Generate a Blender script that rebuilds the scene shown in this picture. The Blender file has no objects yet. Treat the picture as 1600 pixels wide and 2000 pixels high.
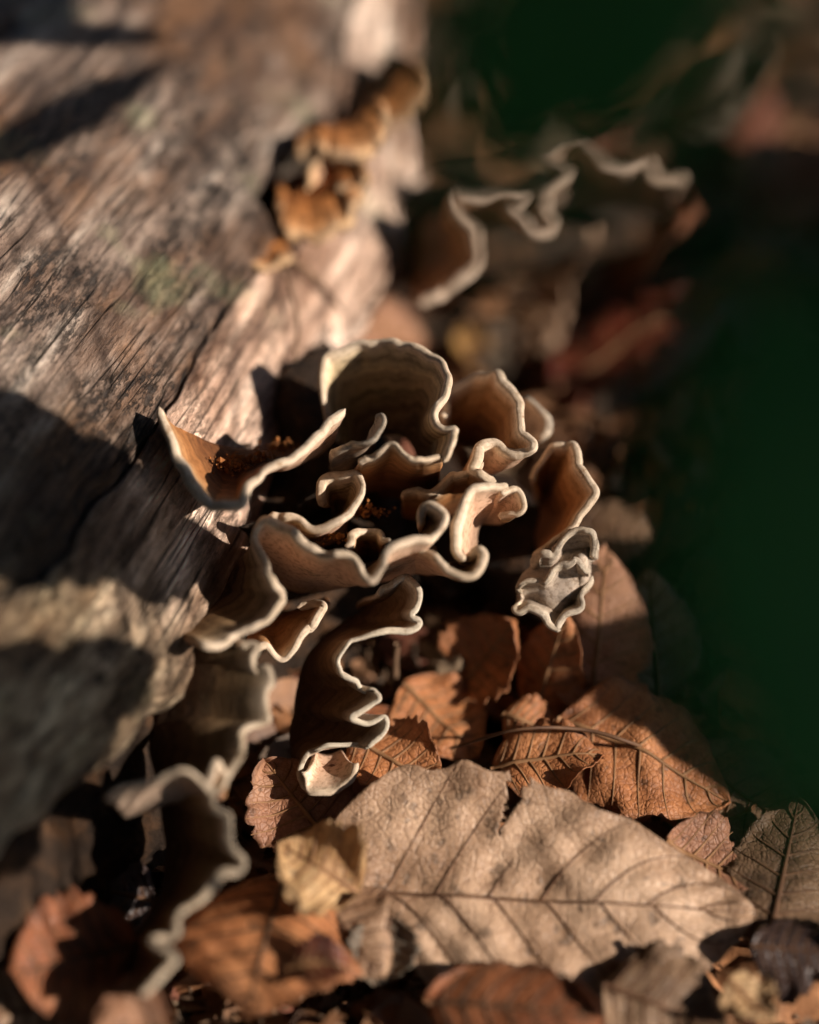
import bpy, math, random
from mathutils import Vector, Matrix, noise
R = math.radians
random.seed(11)
S = 0.01                                   # the script thinks in centimetres
sc = bpy.context.scene
col = sc.collection

# ------------------------------------------------------------------ camera
PITCH = R(38.0)
CAM_H = 29.8                               # cm above the ground
FPX = 4266.7                               # focal length in pixels of the 1600 wide photo
SP, CP = math.sin(PITCH), math.cos(PITCH)
cam_d = bpy.data.cameras.new('camera')
cam = bpy.data.objects.new('camera', cam_d); col.objects.link(cam)
cam.location = (0, 0, CAM_H * S)
cam.rotation_euler = (math.pi / 2 - PITCH, 0, 0)
cam_d.sensor_fit = 'VERTICAL'; cam_d.sensor_height = 36; cam_d.sensor_width = 28.8
cam_d.lens = 36 * FPX / 2000
cam_d.clip_start = 0.01; cam_d.clip_end = 400
cam_d.dof.use_dof = True; cam_d.dof.focus_distance = 0.402; cam_d.dof.aperture_fstop = 3.5
cam_d.dof.aperture_blades = 0
sc.camera = cam

# ------------------------------------------------------------------ sky, sun, exposure
SUN_DIR = Vector((0.82, -0.36, 0.46)).normalized()      # towards the sun
elev = math.asin(SUN_DIR.z); azim = math.atan2(SUN_DIR.x, SUN_DIR.y)
w = bpy.data.worlds.new('World'); sc.world = w; w.use_nodes = True
nt = w.node_tree; bg = nt.nodes['Background']
sky = nt.nodes.new('ShaderNodeTexSky'); sky.sky_type = 'NISHITA'; sky.sun_disc = False; sky.ozone_density = 4.0
sky.sun_elevation = elev; sky.sun_rotation = azim
nt.links.new(sky.outputs[0], bg.inputs[0]); bg.inputs[1].default_value = 0.05
sl = bpy.data.lights.new('sun', 'SUN'); sl.energy = 5.0; sl.angle = R(0.6); sl.color = (1.0, 0.91, 0.80)
so = bpy.data.objects.new('sun', sl); col.objects.link(so)
so.rotation_euler = (-SUN_DIR).to_track_quat('-Z', 'Y').to_euler(); so.location = SUN_DIR * 3
sc.view_settings.view_transform = 'Standard'; sc.view_settings.look = 'None'
sc.view_settings.gamma = 1; sc.view_settings.exposure = 0.64; sc.view_settings.use_curve_mapping = False
sc.render.engine = 'CYCLES'
sc.cycles.use_denoising = True; sc.cycles.max_bounces = 4; sc.cycles.diffuse_bounces = 2; sc.cycles.glossy_bounces = 2; sc.cycles.adaptive_threshold = 0.03; sc.cycles.use_adaptive_sampling = True
sc.cycles.caustics_reflective = False; sc.cycles.caustics_refractive = False

# ------------------------------------------------------------------ helpers
def P(px, py, d):
    """point seen at a photo pixel at depth d (cm)"""
    x = (px - 800) / FPX * d; u = (1000 - py) / FPX * d
    return Vector((x, d * CP + u * SP, CAM_H - d * SP + u * CP))
def depth_z(py, z):
    return (CAM_H - z) / (SP - (1000 - py) / FPX * CP)
def PZ(px, py, z): return P(px, py, depth_z(py, z))
def fbm(p, o=4): return noise.fractal(p, 1.0, 2.0, o, noise_basis='PERLIN_ORIGINAL')

def mesh(name, verts, faces, mat=None, parent=None, smooth=True, attrs=None, loc=None):
    me = bpy.data.meshes.new(name)
    me.from_pydata([(v[0]*S, v[1]*S, v[2]*S) for v in verts], [], faces)
    if smooth: me.polygons.foreach_set('use_smooth', [True]*len(me.polygons))
    for k, vals in (attrs or {}).items():
        if isinstance(vals[0], (tuple, list)):
            a = me.attributes.new(k, 'FLOAT_COLOR', 'POINT'); a.data.foreach_set('color', [c for t in vals for c in t])
        else:
            a = me.attributes.new(k, 'FLOAT', 'POINT'); a.data.foreach_set('value', vals)
    me.update()
    if mat: me.materials.append(mat)
    o = bpy.data.objects.new(name, me); col.objects.link(o)
    if parent: o.parent = parent
    if loc is not None: o.location = loc
    return o
def tag(o, label=None, cat=None, group=None, kind=None):
    if label: o['label'] = label
    if cat: o['category'] = cat
    if group: o['group'] = group
    if kind: o['kind'] = kind
    return o
def empty(name, p=None):
    o = bpy.data.objects.new(name, None); col.objects.link(o); o.empty_display_size = 0.01
    return o
def spline(pts, n):
    """Catmull-Rom through pts, n samples even in arc length; pts may be tuples of any length"""
    q = [list(p) for p in pts]; q = [[2*a-b for a, b in zip(q[0], q[1])]] + q + [[2*a-b for a, b in zip(q[-1], q[-2])]]
    out = []
    for i in range(1, len(q)-2):
        for k in range(16):
            t = k/16.0
            out.append([0.5*((2*b)+(c-a)*t+(2*a-5*b+4*c-e)*t*t+(3*b-a-3*c+e)*t**3) for a, b, c, e in zip(q[i-1], q[i], q[i+1], q[i+2])])
    out.append(q[-2])
    L = [0]
    for i in range(1, len(out)):
        L.append(L[-1] + math.sqrt(sum((a-b)**2 for a, b in zip(out[i], out[i-1]))))
    res = []; j = 0
    for i in range(n):
        s = L[-1]*i/(n-1)
        while j < len(L)-2 and L[j+1] < s: j += 1
        f = (s-L[j])/max(1e-9, L[j+1]-L[j])
        res.append(Vector([a+(b-a)*f for a, b in zip(out[j], out[j+1])]))
    return res
def tube_geo(pts, rad, sides=8, verts=None, faces=None, jit=0.0):
    verts = [] if verts is None else verts; faces = [] if faces is None else faces
    o = len(verts); n = len(pts); ref = Vector((0.31, 0.2, 0.93))
    for i, p in enumerate(pts):
        t = (pts[min(n-1, i+1)] - pts[max(0, i-1)]).normalized()
        a = t.cross(ref).normalized(); b = t.cross(a)
        r = rad(i/(n-1)) if callable(rad) else rad
        for k in range(sides):
            th = 2*math.pi*k/sides
            rr = r*(1 + jit*noise.noise(p*1.7 + Vector((k, 0, 0))))
            verts.append(p + (a*math.cos(th)+b*math.sin(th))*rr)
    for i in range(n-1):
        for k in range(sides):
            k2 = (k+1) % sides
            faces.append((o+i*sides+k, o+i*sides+k2, o+(i+1)*sides+k2, o+(i+1)*sides+k))
    faces.append(tuple(o+k for k in range(sides))); faces.append(tuple(o+(n-1)*sides+k for k in reversed(range(sides))))
    return verts, faces
def tube(name, pts, rad, mat, parent=None, sides=8, jit=0.0):
    v, f = tube_geo(pts, rad, sides, jit=jit); return mesh(name, v, f, mat, parent)

# ------------------------------------------------------------------ material kit
class NT:
    def __init__(self, name, rough=0.7, spec=0.3):
        self.m = bpy.data.materials.new(name); self.m.use_nodes = True
        self.t = self.m.node_tree; self.b = self.t.nodes['Principled BSDF']
        self.b.inputs['Roughness'].default_value = rough
        self.b.inputs['Specular IOR Level'].default_value = spec
    def n(self, kind, **kw):
        x = self.t.nodes.new(kind)
        for k, v in kw.items(): setattr(x, k, v)
        return x
    def l(self, a, b): self.t.links.new(a, b)
    def set(self, node, sock, v):
        s = node.inputs[sock]
        if hasattr(v, 'links') or isinstance(v, bpy.types.NodeSocket): self.l(v, s)
        else: s.default_value = v
    def coord(self, scale=(1,1,1), kind='Object'):
        c = self.n('ShaderNodeTexCoord'); m = self.n('ShaderNodeMapping'); m.inputs['Scale'].default_value = scale
        self.l(c.outputs[kind], m.inputs[0]); return m.outputs[0]
    def noise(self, vec, scale, detail=4, rough=0.6, dist=0.0):
        x = self.n('ShaderNodeTexNoise'); self.l(vec, x.inputs['Vector'])
        x.inputs['Scale'].default_value = scale; x.inputs['Detail'].default_value = detail
        x.inputs['Roughness'].default_value = rough; x.inputs['Distortion'].default_value = dist
        return x.outputs['Fac']
    def vor(self, vec, scale, feature='DISTANCE_TO_EDGE'):
        x = self.n('ShaderNodeTexVoronoi', feature=feature); self.l(vec, x.inputs['Vector'])
        x.inputs['Scale'].default_value = scale; return x.outputs['Distance']
    def attr(self, name, out='Fac'):
        x = self.n('ShaderNodeAttribute'); x.attribute_name = name; return x.outputs[out]
    def ramp(self, fac, stops, interp='LINEAR'):
        x = self.n('ShaderNodeValToRGB'); r = x.color_ramp; r.interpolation = interp
        while len(r.elements) < len(stops): r.elements.new(0.5)
        for e, (p, c) in zip(r.elements, stops):
            e.position = p; e.color = (c if isinstance(c, (tuple, list)) else (c, c, c)) + (() if isinstance(c, (tuple, list)) and len(c) == 4 else (1,)) if isinstance(c, tuple) else (c, c, c, 1)
        self.l(fac, x.inputs[0]); return x.outputs[0]
    def mix(self, fac, a, b, mode='MIX'):
        x = self.n('ShaderNodeMix', data_type='RGBA', blend_type=mode)
        self.set(x, 0, fac)
        for i, v in ((6, a), (7, b)):
            if isinstance(v, tuple): x.inputs[i].default_value = v + (1,)
            else: self.l(v, x.inputs[i])
        return x.outputs[2]
    def math(self, op, a, b=0.0):
        x = self.n('ShaderNodeMath', operation=op); self.set(x, 0, a); self.set(x, 1, b); return x.outputs[0]
    def bump(self, h, strength, dist):
        x = self.n('ShaderNodeBump'); self.l(h, x.inputs['Height']); x.inputs['Strength'].default_value = strength
        x.inputs['Distance'].default_value = dist*S; self.l(x.outputs[0], self.b.inputs['Normal'])
    def color(self, c): self.set(self.b, 'Base Color', c + (1,) if isinstance(c, tuple) else c)

def mat_wood(name='weathered_wood', gain=1.0, dirt=1.0):
    k = NT(name, 0.5, 0.45)
    v = k.coord((100, 7, 100)); vi = k.coord((100, 100, 100)); v3 = k.coord((100, 26, 100)); vl = k.coord((100, 45, 100))
    g = k.noise(v, 2.0, 7, 0.7); g2 = k.noise(v3, 1.1, 5, 0.7); blotch = k.noise(vl, 0.42, 5, 0.62); fine = k.noise(v3, 7.0, 5, 0.8)
    c = k.ramp(g, [(0.33, (0.055, 0.036, 0.028)), (0.44, (0.20, 0.145, 0.118)), (0.54, (0.36, 0.28, 0.235)), (0.68, (0.62, 0.54, 0.48))])
    c2 = k.ramp(blotch, [(0.36, (0.36, 0.25, 0.19)), (0.49, (0.82, 0.70, 0.62)), (0.62, (1.30, 1.24, 1.18))])
    c = k.mix(1.0, c, c2, 'MULTIPLY')
    c = k.mix(1.0, c, (gain*0.90, gain*0.91, gain*0.91), 'MULTIPLY')
    c = k.mix(k.math('MULTIPLY', k.ramp(blotch, [(0.40, dirt), (0.54, 0.0)]), k.ramp(g2, [(0.40, 0.0), (0.55, 0.6)])), c, (0.25, 0.12, 0.055))
    sp = k.math('MULTIPLY', k.ramp(fine, [(0.48, 0.0), (0.55, 1.0)]), k.ramp(k.noise(vl, 0.55, 5, 0.7), [(0.45, 0.0), (0.57, 1.0)]))
    c = k.mix(k.math('MULTIPLY', sp, 0.9*dirt), c, (0.028, 0.022, 0.019))
    c = k.mix(k.ramp(k.noise(vi, 0.45, 3, 0.5), [(0.58, 0.0), (0.70, 0.4)]), c, (0.30, 0.31, 0.17))
    crk = k.noise(k.coord((100, 3.2, 100)), 1.7, 3, 0.5); cr = k.ramp(k.math('ABSOLUTE', k.math('SUBTRACT', crk, 0.5)), [(0.0, 1.0), (0.013, 0.0)])
    c = k.mix(k.math('MULTIPLY', cr, 0.8), c, (0.02, 0.014, 0.01))
    c = k.mix(1.0, c, k.ramp(k.noise(v3, 3.6, 6, 0.8), [(0.34, (0.42, 0.38, 0.36)), (0.5, (1.0, 0.98, 0.96)), (0.64, (1.4, 1.38, 1.34))]), 'MULTIPLY')
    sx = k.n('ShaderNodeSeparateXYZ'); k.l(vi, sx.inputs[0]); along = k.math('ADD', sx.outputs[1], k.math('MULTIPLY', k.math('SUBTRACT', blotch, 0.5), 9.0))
    algae_shade = k.ramp(k.math('MULTIPLY', along, -0.05), [(0.03, 0.0), (0.30, 0.8)])  # greens and darkens the near end: algae tint plus shade put into the colour
    c = k.mix(algae_shade, c, k.mix(1.0, c, (0.40, 0.47, 0.36), 'MULTIPLY'))
    k.color(c)
    h = k.math('ADD', k.math('MULTIPLY', g, 1.3), k.math('ADD', k.math('MULTIPLY', fine, 0.6), k.math('ADD', k.math('MULTIPLY', sp, -0.35), k.math('MULTIPLY', cr, -0.5))))
    k.bump(h, 1.0, 0.28)
    return k.m
def mat_core():
    k = NT('decayed_wood', 0.85, 0.2)
    v = k.coord((100, 100, 100)); g = k.noise(v, 1.6, 6, 0.7)
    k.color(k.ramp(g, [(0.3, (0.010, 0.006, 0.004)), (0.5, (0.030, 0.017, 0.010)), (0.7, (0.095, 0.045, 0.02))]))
    k.bump(g, 1.0, 0.35); return k.m
def mat_fungus(name, top, mid, dark, under, margin=(0.70, 0.54, 0.395), sub=0.0, mottle=0.0, bands=1.0):
    k = NT(name, 0.75, 0.25)
    d = k.attr('dist'); side = k.attr('side')
    v = k.coord((100, 100, 100)); nz = k.noise(v, 1.4, 4, 0.6); nf = k.noise(v, 9, 3, 0.7)
    dd = k.math('ADD', d, k.math('MULTIPLY', k.math('SUBTRACT', nz, 0.5), 0.28))
    base = k.ramp(k.math('MULTIPLY', dd, 0.45), [(0.02, margin), (0.085, tuple(0.55*a+0.45*b for a, b in zip(margin, top))), (0.20, top), (0.42, mid), (0.75, dark)])
    cx = k.n('ShaderNodeCombineXYZ'); k.l(dd, cx.inputs[0]); k.l(k.math('MULTIPLY', nz, 0.25), cx.inputs[1]); band = k.noise(cx.outputs[0], 4.5, 3, 0.6)
    bc = k.ramp(band, [(0.38, (0.34, 0.30, 0.28)), (0.47, (0.85, 0.82, 0.80)), (0.60, (1.4, 1.34, 1.26))])
    bandamt = k.ramp(d, [(0.10, 0.0), (0.32, 0.85*bands)])
    tc = k.mix(bandamt, base, k.mix(1.0, base, bc, 'MULTIPLY'))
    uc = k.ramp(k.math('MULTIPLY', dd, 0.45), [(0.02, margin), (0.11, tuple(0.4*a+0.6*b for a, b in zip(margin, under))), (0.35, under), (0.9, tuple(x*0.55 for x in under))])
    uc = k.mix(1.0, uc, k.ramp(nf, [(0.32, (0.72, 0.68, 0.64)), (0.5, (1.0, 1.0, 1.0))]), 'MULTIPLY')
    c = k.mix(side, uc, tc)
    de = k.math('ADD', d, k.math('MULTIPLY', k.math('SUBTRACT', nz, 0.5), 0.07))
    rimc = k.ramp(k.math('MULTIPLY', de, 2.0), [(0.0, tuple(x*0.70 for x in margin)), (0.09, tuple(x*0.80 for x in margin)), (0.17, tuple(min(0.8, x*1.18) for x in margin)), (0.30, margin), (0.5, tuple(x*0.75 for x in margin))])  # paler line at the rim corners paints in light caught by the fuzz
    rimc = k.mix(k.ramp(k.noise(v, 0.8, 2, 0.5), [(0.45, 0.0), (0.62, 0.55)]), rimc, k.mix(1.0, rimc, (0.82, 0.79, 0.72), 'MULTIPLY'))
    c = k.mix(k.ramp(de, [(0.06, 1.0), (0.22, 0.0)]), c, rimc)
    c = k.mix(k.ramp(k.noise(v, 1.9, 4, 0.7), [(0.60, 0.0), (0.68, 0.65)]), c, tuple(0.5*x for x in top))
    if mottle: c = k.mix(mottle, c, k.mix(1.0, c, k.ramp(k.noise(v, 2.6, 5, 0.7), [(0.38, (0.25, 0.2, 0.18)), (0.52, (1.0, 0.95, 0.9)), (0.66, (1.7, 1.6, 1.4))]), 'MULTIPLY'))
    c = k.mix(1.0, c, k.ramp(nf, [(0.36, (0.80, 0.77, 0.74)), (0.52, (1.04, 1.04, 1.04))]), 'MULTIPLY')
    k.color(c)
    if sub:
        k.b.inputs['Subsurface Weight'].default_value = sub; k.b.inputs['Subsurface Radius'].default_value = (1.0, 0.55, 0.3); k.b.inputs['Subsurface Scale'].default_value = 0.0012
        k.b.inputs['Sheen Weight'].default_value = 0.25; k.b.inputs['Sheen Roughness'].default_value = 0.5
    k.bump(k.math('ADD', k.math('MULTIPLY', nf, 0.6), k.math('MULTIPLY', band, k.math('MULTIPLY', side, 0.4))), 0.6, 0.035)
    return k.m
def mat_leaf(name, pale, brown, dark, rough=0.55, spec=0.4, spots=0.5, trans=0.25):
    k = NT(name, rough, spec)
    v = k.coord((100, 100, 100)); uvx = k.attr('u'); uvy = k.attr('v')
    big = k.noise(v, 0.55, 5, 0.65); fine = k.noise(v, 6, 5, 0.75); cell = k.vor(v, 9.0); cell2 = k.vor(v, 3.6)
    c = k.ramp(big, [(0.30, dark), (0.46, brown), (0.62, pale)])
    c = k.mix(1.0, c, k.ramp(fine, [(0.30, (0.66, 0.60, 0.55)), (0.52, (1.05, 1.03, 1.0))]), 'MULTIPLY')
    net = k.ramp(cell, [(0.0, (0.78, 0.72, 0.68)), (0.11, (1.0, 1.0, 1.0))]); c = k.mix(0.8, c, net, 'MULTIPLY')
    sp = k.noise(v, 3.2, 3, 0.5)
    c = k.mix(k.math('MULTIPLY', k.ramp(sp, [(0.61, 0.0), (0.65, 1.0)]), spots), c, (0.045, 0.026, 0.016))
    edge = k.ramp(k.math('ADD', k.math('ABSOLUTE', uvy), k.math('MULTIPLY', k.math('SUBTRACT', big, 0.5), 0.6)), [(0.80, 0.0), (1.02, 0.65)])
    c = k.mix(edge, c, dark)
    k.color(c)
    h = k.math('ADD', k.math('MULTIPLY', k.ramp(cell, [(0.0, 0.0), (0.14, 1.0)]), 0.5), k.math('ADD', k.math('MULTIPLY', k.ramp(cell2, [(0.0, 0.0), (0.10, 1.0)]), 0.6), k.math('MULTIPLY', fine, 0.5)))
    k.bump(h, 0.55, 0.035)
    if trans:
        tr = k.n('ShaderNodeBsdfTranslucent'); k.l(c, tr.inputs[0]); ms = k.n('ShaderNodeMixShader'); ms.inputs[0].default_value = trans
        k.l(k.b.outputs[0], ms.inputs[1]); k.l(tr.outputs[0], ms.inputs[2]); k.l(ms.outputs[0], k.t.nodes['Material Output'].inputs[0])
    return k.m
def mat_simple(name, a, b, scale=1.5, rough=0.8, bump=0.1, spec=0.2):
    k = NT(name, rough, spec); v = k.coord((100, 100, 100)); g = k.noise(v, scale, 5, 0.65)
    k.color(k.ramp(g, [(0.35, a), (0.65, b)])); k.bump(g, 0.8, bump); return k.m
def mat_litter():
    k = NT('litter', 0.6, 0.3); v = k.coord((100, 100, 100)); g = k.noise(v, 2.5, 5, 0.7)
    k.color(k.mix(1.0, k.attr('tint', 'Color'), k.ramp(g, [(0.3, (0.5, 0.45, 0.42)), (0.6, (1.1, 1.08, 1.05))]), 'MULTIPLY')); k.bump(g, 0.6, 0.06)
    return k.m

M = dict(
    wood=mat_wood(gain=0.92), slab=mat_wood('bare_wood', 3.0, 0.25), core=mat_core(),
    fun=mat_fungus('zoned_bracket', (0.40, 0.27, 0.15), (0.22, 0.125, 0.058), (0.075, 0.036, 0.018), (0.62, 0.385, 0.255)),
    funrust=mat_fungus('rusty_bracket', (0.44, 0.23, 0.10), (0.30, 0.125, 0.042), (0.13, 0.048, 0.016), (0.62, 0.38, 0.25), bands=0.55),
    funolive=mat_fungus('olive_bracket', (0.55, 0.43, 0.26), (0.40, 0.28, 0.15), (0.14, 0.08, 0.042), (0.55, 0.39, 0.29)),
    fundark=mat_fungus('dark_bracket', (0.25, 0.165, 0.09), (0.15, 0.088, 0.042), (0.06, 0.03, 0.016), (0.46, 0.32, 0.23), (0.62, 0.48, 0.345), bands=0.6),
    funridge=mat_fungus('ridge_bracket', (0.25, 0.14, 0.07), (0.15, 0.075, 0.034), (0.07, 0.032, 0.016), (0.55, 0.42, 0.33), (0.66, 0.56, 0.44), bands=0.5),
    funfar=mat_fungus('far_bracket', (0.34, 0.19, 0.10), (0.25, 0.12, 0.05), (0.12, 0.05, 0.02), (0.50, 0.34, 0.245), (0.62, 0.46, 0.345)),
    funpale=mat_fungus('pale_bracket', (0.34, 0.27, 0.21), (0.28, 0.21, 0.155), (0.15, 0.10, 0.068), (0.38, 0.305, 0.245), (0.50, 0.415, 0.325), mottle=0.4, bands=0.35),
    tan=mat_leaf('leaf_tan', (0.60, 0.405, 0.275), (0.48, 0.305, 0.195), (0.29, 0.165, 0.095), 0.5, 0.45),
    cream=mat_leaf('leaf_cream', (0.68, 0.48, 0.27), (0.58, 0.37, 0.185), (0.36, 0.20, 0.09)),
    orange=mat_leaf('leaf_orange', (0.55, 0.24, 0.10), (0.42, 0.165, 0.064), (0.21, 0.08, 0.034)),
    rust=mat_leaf('leaf_rust', (0.36, 0.135, 0.055), (0.27, 0.09, 0.036), (0.13, 0.045, 0.02)),
    brown=mat_leaf('leaf_brown', (0.30, 0.19, 0.115), (0.21, 0.125, 0.072), (0.10, 0.058, 0.034)),
    red=mat_leaf('leaf_red', (0.20, 0.040, 0.020), (0.13, 0.026, 0.013), (0.06, 0.014, 0.008), 0.38, 0.5),
    pink=mat_leaf('leaf_pink', (0.42, 0.225, 0.135), (0.33, 0.155, 0.09), (0.19, 0.085, 0.048)),
    grey=mat_leaf('leaf_grey', (0.30, 0.245, 0.185), (0.22, 0.175, 0.13), (0.11, 0.085, 0.062)),
    gold=mat_leaf('leaf_gold', (0.50, 0.29, 0.09), (0.36, 0.19, 0.055), (0.18, 0.085, 0.026)),
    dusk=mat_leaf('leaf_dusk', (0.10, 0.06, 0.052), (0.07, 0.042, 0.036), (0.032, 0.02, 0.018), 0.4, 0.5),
    green=mat_leaf('leaf_green', (0.022, 0.13, 0.026), (0.017, 0.105, 0.02), (0.012, 0.075, 0.014), 0.6, 0.15, 0.0, 0.0),
    vein=mat_simple('leaf_vein', (0.16, 0.078, 0.035), (0.27, 0.14, 0.065), 2, 0.6, 0.02),
    veindark=mat_simple('leaf_vein_dark', (0.075, 0.036, 0.02), (0.13, 0.065, 0.033), 2, 0.6, 0.02),
    stemg=mat_simple('green_stem', (0.02, 0.05, 0.015), (0.035, 0.07, 0.02), 2, 0.6, 0.02),
    twig=mat_simple('twig_bark', (0.07, 0.04, 0.024), (0.20, 0.12, 0.07), 3, 0.8, 0.06),
    soil=mat_simple('soil', (0.022, 0.014, 0.009), (0.07, 0.043, 0.026), 0.9, 0.95, 0.4),
    crumb=mat_simple('rust_crumb', (0.16, 0.055, 0.018), (0.42, 0.17, 0.05), 4, 0.9, 0.1),
    litter=mat_litter())

# ------------------------------------------------------------------ ground
def ground_h(x, y):
    return 0.5*fbm(Vector((x*0.12, y*0.12, 3.1)), 4) - 0.35 - 1.3*max(0.0, min(1.0, (33-y)/7.0))
def build_ground():
    xs = sorted(set([-40000, -8000, -1500, -400, -150, -80] + [-50 + i*1.0 for i in range(121)] + [100, 180, 400, 1500, 8000, 40000]))
    ys = sorted(set([-40000, -8000, -1500, -400, -120, -40] + [0 + i*1.0 for i in range(121)] + [150, 220, 400, 1500, 8000, 40000]))
    v = [(x, y, ground_h(x, y) if abs(x) < 200 and abs(y) < 250 else -0.3) for y in ys for x in xs]
    n = len(xs); f = [(j*n+i, j*n+i+1, (j+1)*n+i+1, (j+1)*n+i) for j in range(len(ys)-1) for i in range(n-1)]
    tag(mesh('ground', v, f, M['soil']), 'dark bare soil under the leaf litter', kind='structure')
build_ground()

# ------------------------------------------------------------------ log: local x across to the right, y along, z up
LOG_O = Vector((-4.6, 33.3, 0)); LA = R(17.0)
AX = Vector((math.sin(LA), math.cos(LA), 0)); SX = Vector((math.cos(LA), -math.sin(LA), 0))
log = empty('fallen_log'); log.location = LOG_O*S; log.rotation_euler = (0, 0, -LA)
tag(log, 'weathered grey brown fallen log with a split upper face along the left', 'log')
def to_log(p):
    d = p - LOG_O; return Vector((d.dot(SX), d.dot(AX), p.z))
def smooth(a, b, x):
    t = max(0, min(1, (x-a)/(b-a))); return t*t*(3-2*t)
def taper(t): return -0.23*max(0, t-9.0) - 0.34*max(0, -4.5-t)
def taper_core(t): return -0.23*max(0, t-9.0) - 0.30*max(0, -5.0-t)
def crack_line(t):
    return 0.16*fbm(Vector((t*0.35, 1.7, 0)), 4) + 0.04*fbm(Vector((t*2.1, 4.7, 0)), 3) + taper(t)
def crack_s(t):                                  # right edge of the upper slab, with the hollow
    s = crack_line(t)
    s -= 0.75*smooth(6.2, 6.9, t)*(1-smooth(9.0, 10.6, t))
    s += 0.25*smooth(5.0, 5.6, t)*(1-smooth(6.0, 6.5, t))
    return s
def edge_s(t):                                   # right edge of the lower slab
    return 1.75 + 0.30*fbm(Vector((t*0.30, 7.7, 0)), 3) + 0.10*fbm(Vector((t*1.6, 2.2, 0)), 3) + taper(t) + 0.35*smooth(1.5, -2.0, t) - 0.55*smooth(2.4, 3.4, t)*(1-smooth(4.6, 6.0, t))
def top_z(s):
    c = -9.0; r = 13.9
    x = max(-0.999, min(0.999, (s-c)/r)); return -4.0 + r*math.sqrt(1-x*x)
def rough(s, t, z): 
    return 0.10*fbm(Vector((s*0.9, t*0.16, z*0.9)), 4) + 0.05*fbm(Vector((s*3.0, t*0.35, 5)), 3)
TS = [-34 + i*0.22 for i in range(int(100/0.22))]
def strip(name, prof, mat, ts=TS):
    """prof(t) -> list of (s,z); swept along the log"""
    v = []; n = None
    for t in ts:
        q = prof(t); n = len(q); v += [(s, t, z) for s, z in q]
    f = [(j*n+i, j*n+i+1, (j+1)*n+i+1, (j+1)*n+i) for j in range(len(ts)-1) for i in range(n-1)]
    f = [tuple(reversed(q)) for q in f]
    return mesh(name, v, f, mat, log)
def prof_upper(t):
    e = crack_s(t); q = []
    for i in range(90):
        k = i/89; s = -22.5*(1-k)**1.35 + e*k**0.5 if False else -22.5 + (22.5+e)*(1-(1-k)**1.6)
        ts = s - taper(t)*smooth(-14, 0, s)
        z = top_z(ts) + rough(s, t, 0)
        cr = abs(noise.noise(Vector((s*0.55, t*0.045, 9.3)))); z -= 0.16*math.exp(-(cr/0.02)**2)
        z -= 0.10*smooth(0.35, 0.0, e-s)
        q.append((s, z))
    s0, z0 = q[-1]
    q += [(s0+0.02, z0-0.12), (s0-0.03, z0-0.35), (s0-0.12, z0-0.8), (s0-0.6, z0-1.2)]
    return q
def prof_lower(t):
    e = edge_s(t); q = []; gap = 0.09 + 0.06*noise.noise(Vector((t*0.5, 3, 3))); a = max(crack_line(t), crack_line(t) + 0) + gap
    for i in range(34):
        k = i/33; s = a + (e-a)*k; s1 = s - taper(t)
        z = top_z(min(s1, 4.7)) - 0.10 + rough(s, t, 3)*1.1 - 0.30*smooth(0.3, 1.6, s1)
        z -= 0.18*smooth(0.4, 0.0, e-s) + 0.10*smooth(0.12, 0.0, s-a)
        q.append((s, z))
    s0, z0 = q[-1]; s1, z1 = q[0]
    return [(s1-0.9, z1-1.3), (s1-0.35, z1-1.05), (s1-0.02, z1-0.7), (s1-0.03, z1-0.2)] + q + [(s0+0.05, z0-0.16), (s0-0.02, z0-0.40), (s0-0.35, z0-0.62), (s0-1.2, z0-0.7)]
def prof_core(t):
    q = []; b = 3.3*math.exp(-((t-2.0)/3.0)**2)
    for i in range(40):
        k = i/39; zt = 4.6 + 0.9*math.exp(-((t-3.2)/2.0)**2); z = zt*(1-k) - 2.2*k
        s = 0.55 + taper_core(t) + b*smooth(5.6, 4.4, z) + 0.5*smooth(3.5, 0.5, z) + 0.55*fbm(Vector((t*0.5, z*0.7, 1.3)), 4) + 0.18*fbm(Vector((t*2.2, z*2.2, 8)), 3)
        s += 0.8*smooth(-1.0, -6.0, t)*smooth(5.0, 2.5, z)
        q.append((s, z - (0.6 if i == 0 else 0)))
    return [(-1.5 + taper_core(t), 4.6)] + q
def prof_far(t):
    return [(-22.5, top_z(-22.5)+0.1)] + [(-22.5 + 0.6*math.sin(i*0.6), top_z(-22.5)*(1-i/6)-1.0*(i/6)) for i in range(1, 7)]
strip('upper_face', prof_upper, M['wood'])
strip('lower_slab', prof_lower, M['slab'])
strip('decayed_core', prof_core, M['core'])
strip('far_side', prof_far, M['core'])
for t, nm in ((TS[0], 'sawn_end'), (TS[-1], 'sawn_end')):
    q = prof_upper(t)[:90:6] + prof_core(t)[2:]
    v = [(s, t, z) for s, z in q] + [(-9, t, 0)]
    mesh(nm, v, [(i, (i+1) % len(q), len(q)) for i in range(len(q))], M['core'], log, smooth=False)

# roots under the fungi
def root_thing(name, label, pts, r0, r1):
    c = spline([tuple(p) for p in pts], 26)
    o = tube(name, c, lambda k: r0 + (r1-r0)*k, M['core'], None, 14, 0.5); tag(o, label, 'root'); return o
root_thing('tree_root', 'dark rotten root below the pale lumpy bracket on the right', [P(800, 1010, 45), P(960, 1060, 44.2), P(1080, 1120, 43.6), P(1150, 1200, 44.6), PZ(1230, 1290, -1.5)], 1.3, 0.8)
root_thing('rotten_branch', 'dark rotten branch behind, under the far blurred bracket', [P(640, 520, 51), P(800, 470, 51.5), P(980, 440, 52.5), P(1180, 430, 54.5), PZ(1420, 470, -1.2)], 1.3, 0.8)

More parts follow.
